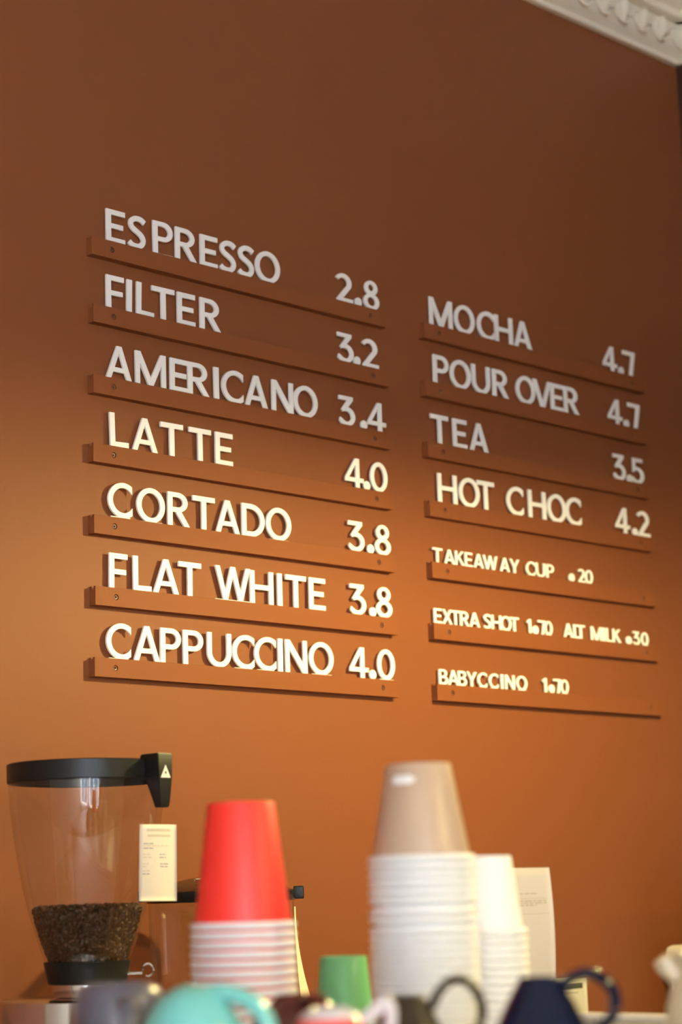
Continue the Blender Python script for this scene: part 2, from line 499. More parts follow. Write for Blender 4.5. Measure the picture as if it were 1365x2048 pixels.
# ------------------------------------------------------------------ menu rails
RH, RW = 0.0269, 0.6045
RZ = [2.4423, 2.3416, 2.2367, 2.1365, 2.0334, 1.9320, 1.8319]
RX = [1.6744, 2.3674]
RDX = [-.0016, .0007, 0, -.0008, 0, .0017, -.0001, .0015, .0004, -.0002, -.0006, -.0004, -.0016, .0009]
RNAME = ['ESPRESSO', 'FILTER', 'AMERICANO', 'LATTE', 'CORTADO', 'FLAT WHITE', 'CAPPUCCINO', 'MOCHA', 'POUR OVER', 'TEA', 'HOT CHOC', 'TAKEAWAY CUP', 'EXTRA SHOT', 'BABYCCINO']
LIP, SLOT = 0.0042, 0.0047
def make_rail():
    root = thing('menu_rail', '-', 'rail')
    # front lip with two countersunk holes, body, back lip: one mesh (origin: left bottom on the wall)
    sxs = (0.0365, RW - 0.0365)
    loops = [[(0, 0), (RW, 0), (RW, RH), (0, RH)]] + [full(sx, RH * .5, .0042, .0042, 24) for sx in sxs]
    me = fill_mesh('rail_body', loops, LIP, 0.0003)
    me.transform(Matrix.Translation((0, -T + LIP / 2, 0)))
    bm = bmesh.new()
    bm.from_mesh(me)
    box_bm(bm, 0.0001, RW - .0001, -T + LIP - .0004, 0, 0.0001, RH - 0.0047)
    box_bm(bm, 0.0001, RW - .0001, -T + LIP + SLOT, 0, RH - 0.0048, RH)
    for f in bm.faces:
        f.smooth = False
    me2 = bpy.data.meshes.new('rail_body')
    bm.to_mesh(me2)
    bm.free()
    link('rail_body', me2, M['rail'], root)
    bm = bmesh.new()
    lathe_bm(bm, [(.0013, .0012), (.0015, .0022), (.0030, .0024), (.0037, .0018), (.0041, .0006), (.0041, -.001)], 24)
    lathe_bm(bm, [(0, .0010), (.0014, .0012)], 16, mi=1)
    sm = finish(bm, 'screw')
    sm.transform(Matrix.Rotation(radians(90), 4, 'X'))
    for sx in sxs:
        s = link('screw', sm, [M['screw'], M['blackink']], root)
        s.location = (sx, -T + LIP - .0008, RH * .5)
    return root
rail0 = make_rail()
for i in range(14):
    r = rail0 if i == 0 else copy_tree(rail0)
    r.location = (RX[i // 7] + RDX[i], 0, RZ[i % 7])
    nm = RNAME[i]
    extra = ' ALT MILK' if i == 12 else ''
    tag(r, 'terracotta painted wooden rail holding the words %s%s and price' % (nm, ' and' + extra if extra else '') if ' ' in nm else
        'terracotta painted wooden rail holding the word %s and its price' % nm, 'rail', 'menu rails on the wall')

WORDS = [
('ESPRESSO', 0, [('E', 1.7191), ('S', 1.7592), ('P', 1.8083), ('R', 1.8529), ('E', 1.898), ('S', 1.9369), ('S', 1.9744), ('O', 2.0192)]),
('2.8', 0, [('2', 2.1878), ('.', 2.2182), ('8', 2.2491)]),
('FILTER', 1, [('F', 1.7174), ('I', 1.7429), ('L', 1.7727), ('T', 1.8075), ('E', 1.8516), ('R', 1.8994)]),
('3.2', 1, [('3', 2.1857), ('.', 2.2114), ('2', 2.2429)]),
('AMERICANO', 2, [('A', 1.7231), ('M', 1.7822), ('E', 1.8356), ('R', 1.874), ('I', 1.9089), ('C', 1.9411), ('A', 1.9896), ('N', 2.0443), ('O', 2.0937)]),
('3.4', 2, [('3', 2.1848), ('.', 2.2225), ('4', 2.2526)]),
('LATTE', 3, [('L', 1.7235), ('A', 1.77), ('T', 1.8207), ('T', 1.8749), ('E', 1.9216)]),
('4.0', 3, [('4', 2.1967), ('.', 2.2244), ('0', 2.2526)]),
('CORTADO', 4, [('C', 1.7239), ('O', 1.7797), ('R', 1.8318), ('T', 1.8797), ('A', 1.9264), ('D', 1.9777), ('O', 2.0298)]),
('3.8', 4, [('3', 2.1968), ('.', 2.2283), ('8', 2.2567)]),
('FLAT WHITE', 5, [('F', 1.7192), ('L', 1.7626), ('A', 1.8062), ('T', 1.851), ('W', 1.9345), ('H', 1.9921), ('I', 2.0291), ('T', 2.0623), ('E', 2.1075)]),
('3.8', 5, [('3', 2.1963), ('.', 2.2289), ('8', 2.2554)]),
('CAPPUCCINO', 6, [('C', 1.719), ('A', 1.7696), ('P', 1.8134), ('P', 1.8555), ('U', 1.9053), ('C', 1.9523), ('C', 1.9963), ('I', 2.0271), ('N', 2.0603), ('O', 2.1127)]),
('4.0', 6, [('4', 2.1946), ('.', 2.2244), ('0', 2.255)]),
('MOCHA', 7, [('M', 2.4171), ('O', 2.4765), ('C', 2.5312), ('H', 2.5796), ('A', 2.6306)]),
('4.7', 7, [('4', 2.879), ('.', 2.9116), ('7', 2.9371)]),
('POUR OVER', 8, [('P', 2.4113), ('O', 2.4606), ('U', 2.5134), ('R', 2.5644), ('O', 2.6311), ('V', 2.6775), ('E', 2.7179), ('R', 2.759)]),
('4.7', 8, [('4', 2.8857), ('.', 2.9186), ('7', 2.9425)]),
('TEA', 9, [('T', 2.4028), ('E', 2.4529), ('A', 2.5012)]),
('3.5', 9, [('3', 2.8892), ('.', 2.919), ('5', 2.9447)]),
('HOT CHOC', 10, [('H', 2.4161), ('O', 2.4705), ('T', 2.5128), ('C', 2.5883), ('H', 2.6477), ('O', 2.7014), ('C', 2.7478)]),
('4.2', 10, [('4', 2.8904), ('.', 2.9255), ('2', 2.9536)]),
('TAKEAWAY CUP', 11, [('T', 2.3849), ('A', 2.4142), ('K', 2.44), ('E', 2.4615), ('A', 2.4868), ('W', 2.5165), ('A', 2.5537), ('Y', 2.5791), ('C', 2.6213), ('U', 2.6485), ('P', 2.6744)]),
('.20', 11, [('.', 2.7334), ('2', 2.7619), ('0', 2.7824)]),
('EXTRA SHOT', 12, [('E', 2.3805), ('X', 2.4031), ('T', 2.4235), ('R', 2.4458), ('A', 2.4706), ('S', 2.5026), ('H', 2.5259), ('O', 2.5502), ('T', 2.5722)]),
('1.70', 12, [('1', 2.61), ('.', 2.6272), ('7', 2.6445), ('0', 2.6622)]),
('ALT MILK', 12, [('A', 2.7168), ('L', 2.7403), ('T', 2.7511), ('M', 2.7955), ('I', 2.816), ('L', 2.8317), ('K', 2.854)]),
('.30', 12, [('.', 2.8886), ('3', 2.9117), ('0', 2.9364)]),
('BABYCCINO', 13, [('B', 2.3883), ('A', 2.4121), ('B', 2.4342), ('Y', 2.457), ('C', 2.4835), ('C', 2.512), ('I', 2.5333), ('N', 2.5535), ('O', 2.5842)]),
('1.70', 13, [('1', 2.6443), ('.', 2.663), ('7', 2.6791), ('0', 2.6983)])]
ORD = ['first', 'second', 'third', 'fourth', 'fifth', 'sixth', 'seventh', 'eighth', 'ninth', 'tenth', 'eleventh', 'twelfth', 'thirteenth', 'fourteenth', 'fifteenth', 'sixteenth', 'seventeenth', 'eighteenth', 'nineteenth', 'twentieth', 'twenty-first', 'twenty-second', 'twenty-third', 'twenty-fourth', 'twenty-fifth']
# letters that stand a little proud of the groove or lean: (row, index in word) -> (lift, tilt degrees)
PROUD = {('ESPRESSO', 2): (.0016, -.6), ('ESPRESSO', 3): (.0010, 0), ('CORTADO', 0): (.0012, -.8), ('FLAT WHITE', 4): (.0010, 0), ('LATTE', 0): (0.0005, -2.0), ('FILTER', 1): (0, 1.0), ('FILTER', 2): (0, 1.2)}
for word, row, ls in WORDS:
    isnum = word[0] in '.0123456789'
    small = row >= 11
    prev = None
    for k, (ch, x) in enumerate(ls):
        me = letter_mesh(ch, small)
        name = 'decimal_point' if ch == '.' else ('digit' if isnum else 'letter')
        o = link(name, me)
        lift, tilt = PROUD.get((word, k), (0, random.uniform(-.5, .5)))
        x += 0.0014 if row < 7 else 0.0017
        y = -T + LIP + 0.0006 + LT / 2
        o.location = (x, y, RZ[row % 7] + RH + 0.0004 + lift)
        o.rotation_euler = (0, radians(tilt), 0)
        o.scale = (1, 1, 0.965 if isnum and not small and ch != '.' else 1)
        host = RNAME[row] if word != '.30' else 'ALT MILK'
        if not isnum:
            wname = word
            tag(o, 'white letter %s, %s letter of %s' % (ch, ORD[k], wname) if ' ' not in wname else
                'white letter %s, %s letter of the words %s' % (ch, ORD[k], wname), 'letter', 'white letters spelling ' + word)
        elif ch == '.':
            tag(o, 'white round decimal point in the %s price %s' % (host, word), 'decimal point', 'white digits of the menu prices')
        else:
            tag(o, 'white digit %s in the %s price %s' % (ch, host, word), 'digit', 'white digits of the menu prices')

# ------------------------------------------------------------------ counter and espresso machine
Zc = 0.92
ct = thing('bar_counter', 'dark wooden bar counter under the grinders and machine', 'counter', (1.3, -0.75, 0))
box('worktop', -1.0, 1.85, -0.72, 0.748, Zc - .04, Zc, M['wood'], ct, 0.004)
box('cabinet', -0.96, 1.85, -0.66, 0.748, 0.0, Zc - .04, M['wood'], ct)

MT = 1.392                                   # cup tray on top of the machine
mc = thing('espresso_machine', 'steel espresso machine carrying the cups, its cup rail just in frame', 'coffee machine', (1.1, -1.06, Zc))
box('machine_body', -.52, .52, -.30, .32, 0.06, 0.455, M['steel'], mc, 0.012)
box('cup_tray', -.515, .515, -.335, .335, 0.456, MT - Zc, M['steel'], mc, 0.004)
for sx in (-.42, .42):
    for sy in (-.22, .24):
        f = lathe('foot', [(0, 0), (.025, 0), (.022, .06), (0, .06)], M['black'], mc, 24)
        f.location = (sx, sy, 0)
rz = 0.4765
bm = bmesh.new()
tube_bm(bm, [(-.51, -.33, rz), (.505, -.33, rz), (.51, -.325, rz), (.51, .325, rz), (.505, .33, rz), (-.51, .33, rz)], .0048, 12)
for x, y in ((-.51, -.33), (0, -.33), (.507, -.327), (.51, 0), (.507, .327), (0, .33), (-.51, .33)):
    tube_bm(bm, [(x, y, .460), (x, y, rz)], .004, 10)
link('cup_rail', finish(bm, 'cup_rail'), M['whiteplastic'], mc)

# ------------------------------------------------------------------ paper cups, upside down
def cup_parts(root, r_rim, r_base, h, wall_mat, rim_mat, rim_r=0.0021, n=72, squash=1.05):
    """origin at the rim plane, base up"""
    sl = (r_base - r_rim) / (h - .0037)
    def rin(z):                              # inside of the wall
        return r_rim - .0007 + sl * (z - .0025)
    prof = [(rin(.0025), .0025), (r_rim, .0025), (r_base, h - .0012), (r_base - .0006, h), (r_base - .0014, h - .0004), (r_base - .0016, h - .0042),
            (0.0, h - .0042), (0, h - .0048), (rin(h - .0048), h - .0048), (rin(.0025), .0025)]
    lathe('cup_wall', prof, wall_mat, root, n)
    bm = bmesh.new()
    c = [(r_rim + rim_r * .9 + rim_r * cos(a), rim_r * squash + rim_r * squash * sin(a)) for a in [2 * pi * k / 14 for k in range(15)]]
    lathe_bm(bm, c, n)
    link('rim', finish(bm, 'rim'), rim_mat, root)

def stack(kind, x, y, zbase, count, pitch, dims, mats, labels, group, top_mats=None, lean=0.0, squash=1.05, gaps=()):
    proto = None
    for k in range(count):                   # k = 0 is the topmost cup
        z = zbase + (count - 1 - k) * pitch + sum(.0024 for q in gaps if q >= k)
        if proto is None or (top_mats and k == 1):
            root = thing('paper_cup', '-', 'paper cup')
            mw, mr = top_mats if (top_mats and k == 0) else mats
            cup_parts(root, *dims, mw, mr, squash=squash)
            proto = root
        else:
            root = copy_tree(proto)
        jx = 0 if k == 0 else random.uniform(-.00006, .00006)
        root.location = (x + jx + lean * (count - 1 - k), y + (0 if k == 0 else random.uniform(-.00006, .00006)), z)
        root.rotation_euler = (0, 0, random.uniform(0, 6.28) if k else 0.0)
        tag(root, labels(k), 'paper cup', group)
        yield root

def red_label(k):
    return ('red paper cup, topmost of the inverted stack, whole wall showing' if k == 0 else
            'red paper cup, %s from the top of the inverted red stack' % ORD[k])
RED = (1.174, -0.8815)
list(stack('red', RED[0], RED[1], MT, 14, 0.00805, (.0424, .0300, .109), (M['redcup'], M['pinkrim']), red_label, 'red paper cups in the inverted stack', squash=1.5))

def wh_label(k):
    return ('kraft brown paper cup upside down on the white cup stack' if k == 0 else
            'white paper cup, %s below the kraft brown cup on top' % ORD[k - 1])
BRN = (1.2575, -1.0195)
first = next(iter([c for i, c in enumerate(list(stack('brown', BRN[0], BRN[1], MT, 23, 0.00691, (.0424, .0283, .0835), (M['whitecup'], M['whitecup']), wh_label,
        'paper cups in the stack under the kraft cup', top_mats=(M['browncup'], M['whitecup']), squash=1.45, gaps=(5, 7)))) if i == 0]))
# white mark near the base of the kraft cup
bm = bmesh.new()
hh, rr = .0835, lambda z: .0424 + (.0283 - .0424) * (z - .0025) / (.0835 - .0037) + .00025
az = math.atan2(CAM.y - BRN[1], CAM.x - BRN[0])
vs = []
for j in range(5):
    z = .0655 + .0075 * j / 4
    row = []
    for i in range(9):
        a = az - radians(48) + radians(42) * i / 8
        row.append(bm.verts.new((rr(z) * cos(a), rr(z) * sin(a), z)))
    vs.append(row)
for j in range(4):
    for i in range(8):
        if not ((i in (0, 7)) and (j in (0, 3))):
            bm.faces.new((vs[j][i], vs[j][i + 1], vs[j + 1][i + 1], vs[j + 1][i]))
link('white_mark', finish(bm, 'white_mark'), M['whitecup'], first)

def sm_label(k):
    return ('small white paper cup, topmost of the narrow inverted white stack' if k == 0 else
            'small white paper cup, %s from the top of the narrow stack' % ORD[k])
list(stack('white', 1.3665, -0.9945, MT, 14, 0.0071, (.0321, .0240, .070), (M['whitecup'], M['whitecup']), sm_label, 'small white paper cups in the narrow stack', squash=1.45))

def gr_label(k):
    return ('small green paper cup on top of its short stack' if k == 0 else
            'small green paper cup underneath another green cup')
list(stack('green', 1.372, -0.802, MT, 2, 0.0110, (.0276, .0226, .0627), (M['greencup'], M['greencup']), gr_label, 'small green paper cups'))

# ------------------------------------------------------------------ ceramic cups, upside down on the tray
def ceramic(name, loc, rz, prof, hpts, body_mat, label, handle_r=.0038, foot_mat=None, hmat=None, group='ceramic cups on the machine'):
    root = thing(name, label, 'cup', (loc[0], loc[1], loc[2] + .0005), rz, group)
    lathe('cup_body', prof, body_mat, root, 72, 50)
    if foot_mat:
        zt = max(z for r, z in prof)
        rt = [r for r, z in prof if z == zt][0] if any(z == zt and r > 0 for r, z in prof) else .012
        lathe('foot_ring', [(rt - .004, zt - .004), (rt - .004, zt + .001), (rt - .002, zt + .002), (rt + .0015, zt + .001), (rt + .003, zt - .004)], foot_mat, root, 48)
    tube('handle', spline(hpts, 10), handle_r, hmat or body_mat, root, n=14, flat=1.5)
    return root

dome = [(.041, 0), (.0425, .001), (.0425, .008), (.0412, .022), (.0372, .037), (.0315, .048), (.0240, .0575), (.0170, .0630), (.0158, .0660), (.0140, .0680), (.0120, .0675), (.0110, .0650), (0, .0645),
        (0, .060), (.020, .054), (.033, .040), (.039, .020), (.0395, .0)]
cone = [(.046, 0), (.0475, .001), (.0470, .006), (.040, .016), (.030, .034), (.0215, .052), (.0150, .0645), (.0135, .068), (.0125, .0685), (.011, .066), (0, .0655),
        (0, .060), (.017, .055), (.036, .018), (.044, 0)]
TOW = math.atan2(CAM.y + 1.15, CAM.x - 1.0)          # azimuth from the cups to the camera
RGT = TOW + pi / 2                                     # picture-right
ear = [(.018, 0, .056), (.034, 0, .066), (.055, 0, .064), (.068, 0, .050), (.066, 0, .034), (.052, 0, .024), (.037, 0, .022)]
mug = [(.0365, 0), (.038, .001), (.0385, .010), (.0375, .045), (.0355, .064), (.0325, .0725), (.028, .075), (.0265, .0765), (.0245, .075), (0, .0745),
       (0, .068), (.030, .066), (.034, .045), (.035, .010), (.0352, 0)]
def zs(prof, k):
    return [(r, z * k) for r, z in prof]
def hz(pts, k):
    return [(x, y, z * k) for x, y, z in pts]
ceramic('ceramic_cup', (0.912, -1.124, MT), TOW + radians(78), [(.039, 0), (.0405, .001), (.0405, .010), (.0392, .026), (.0355, .042), (.0295, .055), (.0215, .0645), (.0120, .0705), (.0040, .0722), (0, .0724), (0, .068), (.018, .061), (.031, .044), (.037, .022), (.0375, 0)],
        [(.012, 0, .066), (.026, 0, .066), (.042, 0, .060), (.053, 0, .047), (.055, 0, .030), (.049, 0, .018), (.037, 0, .014)], M['teal'],
        'teal ceramic cup upside down in front of the red stack', .0062)
ceramic('ceramic_cup', (0.965, -0.975, MT), TOW + radians(12), [(r * .94, z * .91) for r, z in mug], [(.032, 0, .057), (.045, 0, .055), (.054, 0, .045), (.055, 0, .030), (.047, 0, .017), (.0355, 0, .013)], M['greyglaze'],
        'slate grey ceramic mug upside down below the bean hopper', .0052)
ceramic('ceramic_cup', (1.062, -1.067, MT), TOW + radians(20), zs(dome, .84), hz(ear, .84), M['oxblood'], 'glossy dark red brown ceramic cup behind the teal cup', .0045)
ceramic('ceramic_cup', (1.035, -1.2125, MT), RGT + radians(4), [(r * (.8 if z < .02 else .9), z * .866) for r, z in cone], [(.016, 0, .050), (.023, 0, .062), (.034, 0, .0695), (.045, 0, .066), (.052, 0, .053), (.051, 0, .039), (.043, 0, .029), (.033, 0, .022)], M['olive'], 'dark olive ceramic cup with a ring handle before white stack', .0034)
ceramic('ceramic_cup', (1.100, -1.279, MT), RGT + radians(6), [(r * 1.09 if z < .06 else r * 1.05, z * 1.02) for r, z in cone], [(.014, 0, .058), (.022, 0, .0675), (.038, 0, .0705), (.052, 0, .060), (.0535, 0, .046), (.046, 0, .036), (.034, 0, .030)], M['navy'],
        'glossy navy ceramic cup with big ring handle at lower right', .0044)
small = [(.0265, 0), (.0280, .001), (.0280, .020), (.0265, .036), (.0225, .047), (.0225, .0472), (.0165, .0535), (.0140, .0545), (.0125, .056), (.011, .0545), (0, .054), (0, .050), (.018, .045), (.025, .020), (.0255, 0)]
rc = ceramic('ceramic_cup', (0.949, -1.223, MT), RGT + radians(8), small[:5] + [(.0200, .0495), (0, .0495), (0, .043), (.018, .040), (.025, .020), (.0255, 0)],
        [(.018, 0, .043), (.025, 0, .049), (.033, 0, .0555), (.0385, 0, .0585), (.0415, 0, .053), (.0400, 0, .040), (.034, 0, .026), (.0255, 0, .018)], M['redglaze'],
        'red ceramic cup with white base and handle, low in front', .0042, hmat=M['whiteglaze'])
lathe('base_band', [(.0202, .0494), (.0206, .0504), (.0175, .0532), (.0145, .0548), (.0125, .056), (.011, .0545), (0, .054), (0, .0499), (.0190, .0497)], M['whiteglaze'], rc, 64)

jug = thing('ceramic_jug', 'cream ceramic jug with round spout at bottom right edge', 'jug', (1.3195, -1.2620, MT), RGT + pi)
lathe('jug_body', [(0, 0), (.024, 0), (.029, .004), (.0315, .02), (.031, .038), (.027, .052), (.0235, .060), (.024, .068), (.027, .078), (.0262, .079), (.022, .068), (.0215, .06), (.025, .052), (.029, .036), (.029, .02), (.026, .006), (0, .004)],
      M['creamglaze'], jug)
tube('spout', spline([(.020, 0, .060), (.028, 0, .068), (.0335, 0, .0755)], 8), [.008] * 8 + [.0085] * 5 + [.0075] * 4, M['creamglaze'], jug, n=16)
tube('handle', spline([(-.022, 0, .070), (-.04, 0, .072), (-.05, 0, .05), (-.043, 0, .028), (-.029, 0, .022)], 8), .0042, M['creamglaze'], jug)

# ------------------------------------------------------------------ coffee grinders
GX, GY = 1.519, -0.200
G1 = thing('coffee_grinder', 'front coffee grinder with clear hopper of beans, left edge', 'coffee grinder', (GX, GY, Zc), 0, 'coffee grinders')
CA = math.atan2(CAM.y - GY, CAM.x - GX)              # azimuth to the camera
def z1(py):                                            # height above the counter of a level on this grinder
    return 1.4515 - Zc + (1925 - py) / 1.612 / 1000 * 0.975
lathe('grinder_body', [(0, .0), (.105, 0), (.108, .004), (.108, .30), (.1075, z1(2041)), (.1035, z1(2040)), (.1035, z1(2037)), (.1075, z1(2036)), (.1075, z1(1995)), (.1055, z1(1993)), (0.0, z1(1991))], M['chrome'], G1, 96)
lathe('base_band', [(.1045, z1(2062)), (.1095, z1(2061)), (.1095, z1(2044)), (.1045, z1(2043))], M['black'], G1, 96)
lathe('hopper_neck', [(.030, z1(1992)), (.040, z1(1990)), (.042, z1(1979)), (.041, z1(1960)), (.030, z1(1960))], M['chrome'], G1)
lathe('hopper_collar', [(.030, z1(1965)), (.0468, z1(1965)), (.0482, z1(1962)), (.0528, z1(1927)), (.0535, z1(1921)), (.0505, z1(1920)), (.0505, z1(1930)), (.030, z1(1940))], M['black'], G1, 80)
HP = [(.0508, 1931), (.0515, 1921), (.0532, 1914), (.0575, 1896), (.0640, 1862), (.0735, 1810), (.0825, 1742), (.0890, 1680), (.0940, 1620), (.0962, 1575), (.0966, 1546)]
hp = [(r, z1(y)) for r, y in HP]
hp = [tuple(p) for p in [(q.x, q.y) for q in spline([(a, b, 0) for a, b in hp], 5)]]
lathe('hopper', hp, M['hopper'], G1, 96, 60)
lid = lathe('hopper_lid', [(0, z1(1534)), (.080, z1(1532)), (.090, z1(1524)), (.0975, z1(1522)), (.0990, z1(1524)), (.0985, z1(1560)), (.0970, z1(1562)), (.0955, z1(1560)), (.0955, z1(1546)), (.080, z1(1542)), (0, z1(1542))], M['black'], G1, 96)
# latch on the lid: wedge block pointing down, at picture right and towards the camera
lat_az = CA + radians(53)
face_az = CA + radians(37)
bm = bmesh.new()
def wedge(bm, a, rows):
    """rows: list of (z, inner radius, outer radius, half width)"""
    d = Vector((cos(a), sin(a), 0))
    s = Vector((-sin(a), cos(a), 0))
    rings = []
    for z, ri, ro, hw in rows:
        rings.append([bm.verts.new(d * p + s * q + Vector((0, 0, z))) for p, q in ((ri, -hw), (ro, -hw), (ro, hw), (ri, hw))])
    for A, B in zip(rings, rings[1:]):
        for k in range(4):
            bm.faces.new((A[k], A[(k + 1) % 4], B[(k + 1) % 4], B[k]))
    bm.faces.new(rings[0])
    bm.faces.new(rings[-1])
wedge(bm, 0, [(.0, -.004, .0290, .0112), (-.003, -.006, .0300, .0116), (-.030, -.006, .0300, .0108), (-.0325, .004, .0300, .0106), (-.060, .0155, .0290, .0078), (-.0655, .0165, .0280, .0070)])
bmesh.ops.bevel(bm, geom=list(bm.edges), offset=.0010, segments=2, affect='EDGES')
lt = link('latch', finish(bm, 'latch', angle=25), M['black'], lid)
lt.location = (.0965 * cos(lat_az), .0965 * sin(lat_az), z1(1513))
lt.rotation_euler = (0, 0, face_az)
tri = fill_mesh('logo', [[(-.0076, 0), (.0076, 0), (0, .0155)], full(0, .0062, .0015, .0018, 12)], .0006)
lg = link('logo', tri, M['silver'], lid)
ca, sa = cos(face_az), sin(face_az)
lg.location = Vector(lt.location) + Vector((ca, sa, 0)) * .0302 + Vector((0, 0, -.0300))
lg.rotation_euler = (0, 0, face_az + pi / 2)
# slide shutter with its ring
s_az = CA + radians(80)
bm = bmesh.new()
tube_bm(bm, [(.046, 0, 0), (.068, 0, 0)], .0022, 10)
c = [( .0745 + .0068 * cos(a), 0, .0035 + .0075 * sin(a)) for a in [radians(-110 + 290 * k / 20) for k in range(21)]]
tube_bm(bm, c, .0016, 8)
ss = link('slide_shutter', finish(bm, 'slide_shutter'), M['chrome'], G1)
ss.location = (0, 0, z1(1947))
ss.rotation_euler = (0, 0, s_az)

# beans in the hopper: nobody could count them
def bean_mesh(level_px):
    bm = bmesh.new()
    prof = [(max(.004, r - .0035), z) for r, z in hp if z1(1923) < z < z1(level_px)]
    prof = [(r - .0044, z) for r, z in prof]
    zt = z1(level_px)
    rt = prof[-1][0]
    lathe_bm(bm, [(0, prof[0][1])] + prof + [(rt * .6, zt - .002), (0, zt - .001)], 40)
    def bean(c, q, s):
        a, b, cc = .0055 * s, .0040 * s, .0031 * s
        NU, NV = 8, 5
        rows = []
        for j in range(NV + 1):
            t = -pi / 2 + pi * j / NV
            if j in (0, NV):
                rows.append([bm.verts.new(c + q @ Vector((a * sin(t), 0, 0)))])
            else:
                rows.append([bm.verts.new(c + q @ Vector((a * sin(t), b * cos(t) * cos(2 * pi * u / NU),
                            (cc * cos(t) * sin(2 * pi * u / NU)) * (0.55 if sin(2 * pi * u / NU) < 0 else 1)))) for u in range(NU)])
        for A, B in zip(rows, rows[1:]):
            for u in range(NU):
                u2 = (u + 1) % NU
                if len(A) == 1:
                    bm.faces.new((A[0], B[u], B[u2]))
                elif len(B) == 1:
                    bm.faces.new((A[u], B[0], A[u2]))
                else:
                    bm.faces.new((A[u], B[u], B[u2], A[u2]))
    from mathutils import Euler
    zs0, zs1 = prof[0][1], zt
    def rad(z):
        for (r0, za), (r1, zb) in zip(prof, prof[1:]):
            if za <= z <= zb:
                return r0 + (r1 - r0) * (z - za) / max(1e-9, zb - za)
        return prof[-1][0] if z > zs1 - .01 else prof[0][0]
    for k in range(1700):
        z = zs0 + .002 + (zs1 - zs0 - .003) * random.random() ** .85
        a = random.uniform(0, 2 * pi)
        r = rad(z) + random.uniform(-.0015, .0007)
        q = Euler((random.uniform(0, 6.28), random.uniform(0, 6.28), random.uniform(0, 6.28))).to_matrix()
        bean(Vector((r * cos(a), r * sin(a), z)), q, random.uniform(.8, 1.05))
    for k in range(420):
        a = random.uniform(0, 2 * pi)
        r = rt * math.sqrt(random.random())
        q = Euler((random.uniform(-.6, .6), random.uniform(-.6, .6), random.uniform(0, 6.28))).to_matrix()
        bean(Vector((r * cos(a), r * sin(a), zt + random.uniform(-.002, .003))), q, random.uniform(.85, 1.05))
    return finish(bm, 'coffee_beans', angle=60)
bn = link('coffee_beans', bean_mesh(1816), M['bean'])
bn.location = (GX, GY, Zc)
tag(bn, 'dark roasted coffee beans filling the bottom of the clear hopper', 'coffee beans', kind='stuff')

# second grinder behind
HX, HY = 1.772, -0.160
G2 = thing('coffee_grinder', 'rear coffee grinder with smoky lid, half behind red cups', 'coffee grinder', (HX, HY, Zc), 0, 'coffee grinders')
def z2(py):
    return 1.5345 - Zc + (1783 - py) / 1.497 / 1000 * 1.01
CB = math.atan2(CAM.y - HY, CAM.x - HX)
lathe('grinder_body', [(0, 0), (.100, 0), (.102, .004), (.102, z2(2062)), (.099, z2(2058)), (0, z2(2056))], M['chrome'], G2, 80)
lathe('hopper_collar', [(.03, z2(2058)), (.058, z2(2058)), (.064, z2(1990)), (.060, z2(1988)), (.03, z2(2000))], M['black'], G2)
lathe('hopper', [(.060, z2(1995)), (.0805, z2(1985)), (.0925, z2(1965)), (.0945, z2(1940)), (.0960, z2(1880)), (.0970, z2(1795))], M['hopper'], G2, 96, 70)
lid2 = lathe('lid_rim', [(.0955, z2(1803)), (.0990, z2(1803)), (.1000, z2(1800)), (.1000, z2(1785)), (.0985, z2(1782)), (.0955, z2(1783))], M['blackgloss'], G2, 96)
lathe('lid_dome', [(.0955, z2(1784)), (.088, z2(1776)), (.070, z2(1766)), (.045, z2(1757)), (.018, z2(1752)), (0, z2(1751))], M['smoky'], lid2, 80, 70)
tube('lid_clip', [(-.020, 0, 0), (.020, 0, .001)], .0022, M['chrome'], lid2).location = (.055 * cos(CB + radians(-20)), .055 * sin(CB + radians(-20)), z2(1760))
for a, h in ((88, .0085), (-92, .0075)):
    bm = bmesh.new()
    box_bm(bm, -.002, .012, -.011, .011, -h, h, .0015)
    q = link('latch', finish(bm, 'latch'), M['black'], lid2)
    aa = CB + radians(a)
    q.location = (.0985 * cos(aa), .0985 * sin(aa), z2(1789))
    q.rotation_euler = (0, 0, aa)

# ------------------------------------------------------------------ papers
def sheet(name, W, Hh, bars, label, cat, loc, yaw, pitch=0.0, roll=0.0, curl=lambda u, v: 0.0, base=None, nu=10, nv=14):
    """paper facing -Y, origin at its lower left corner; bars: (u0, u1, v0, v1, material index)"""
    bm = bmesh.new()
    t = .00018
    def grid(u0, u1, v0, v1, off, mi, nu, nv, back=False):
        vs = [[bm.verts.new((W * (u0 + (u1 - u0) * i / nu), off + curl(u0 + (u1 - u0) * i / nu, v0 + (v1 - v0) * j / nv), Hh * (v0 + (v1 - v0) * j / nv))) for i in range(nu + 1)] for j in range(nv + 1)]
        for j in range(nv):
            for i in range(nu):
                f = bm.faces.new((vs[j][i], vs[j][i + 1], vs[j + 1][i + 1], vs[j + 1][i]))
                f.material_index = mi
        return vs
    A = grid(0, 1, 0, 1, 0, 0, nu, nv)
    B = grid(0, 1, 0, 1, t, 0, nu, nv)
    def edge(a, b):
        for i in range(len(a) - 1):
            bm.faces.new((a[i], a[i + 1], b[i + 1], b[i]))
    edge(A[0], B[0]); edge(A[-1], B[-1]); edge([r[0] for r in A], [r[0] for r in B]); edge([r[-1] for r in A], [r[-1] for r in B])
    for u0, u1, v0, v1, mi in bars:
        grid(u0, u1, v0, v1, -.00012, mi, 4, 1)
    me = bpy.data.meshes.new(name)
    for f in bm.faces:
        f.smooth = True
    bm.to_mesh(me)
    bm.free()
    o = link(name, me, [base or M['ticket'], M['ink'], M['fadedink'], M['blackink']])
    o.location = loc
    o.rotation_euler = (pitch, roll, yaw)
    return tag(o, label, cat)

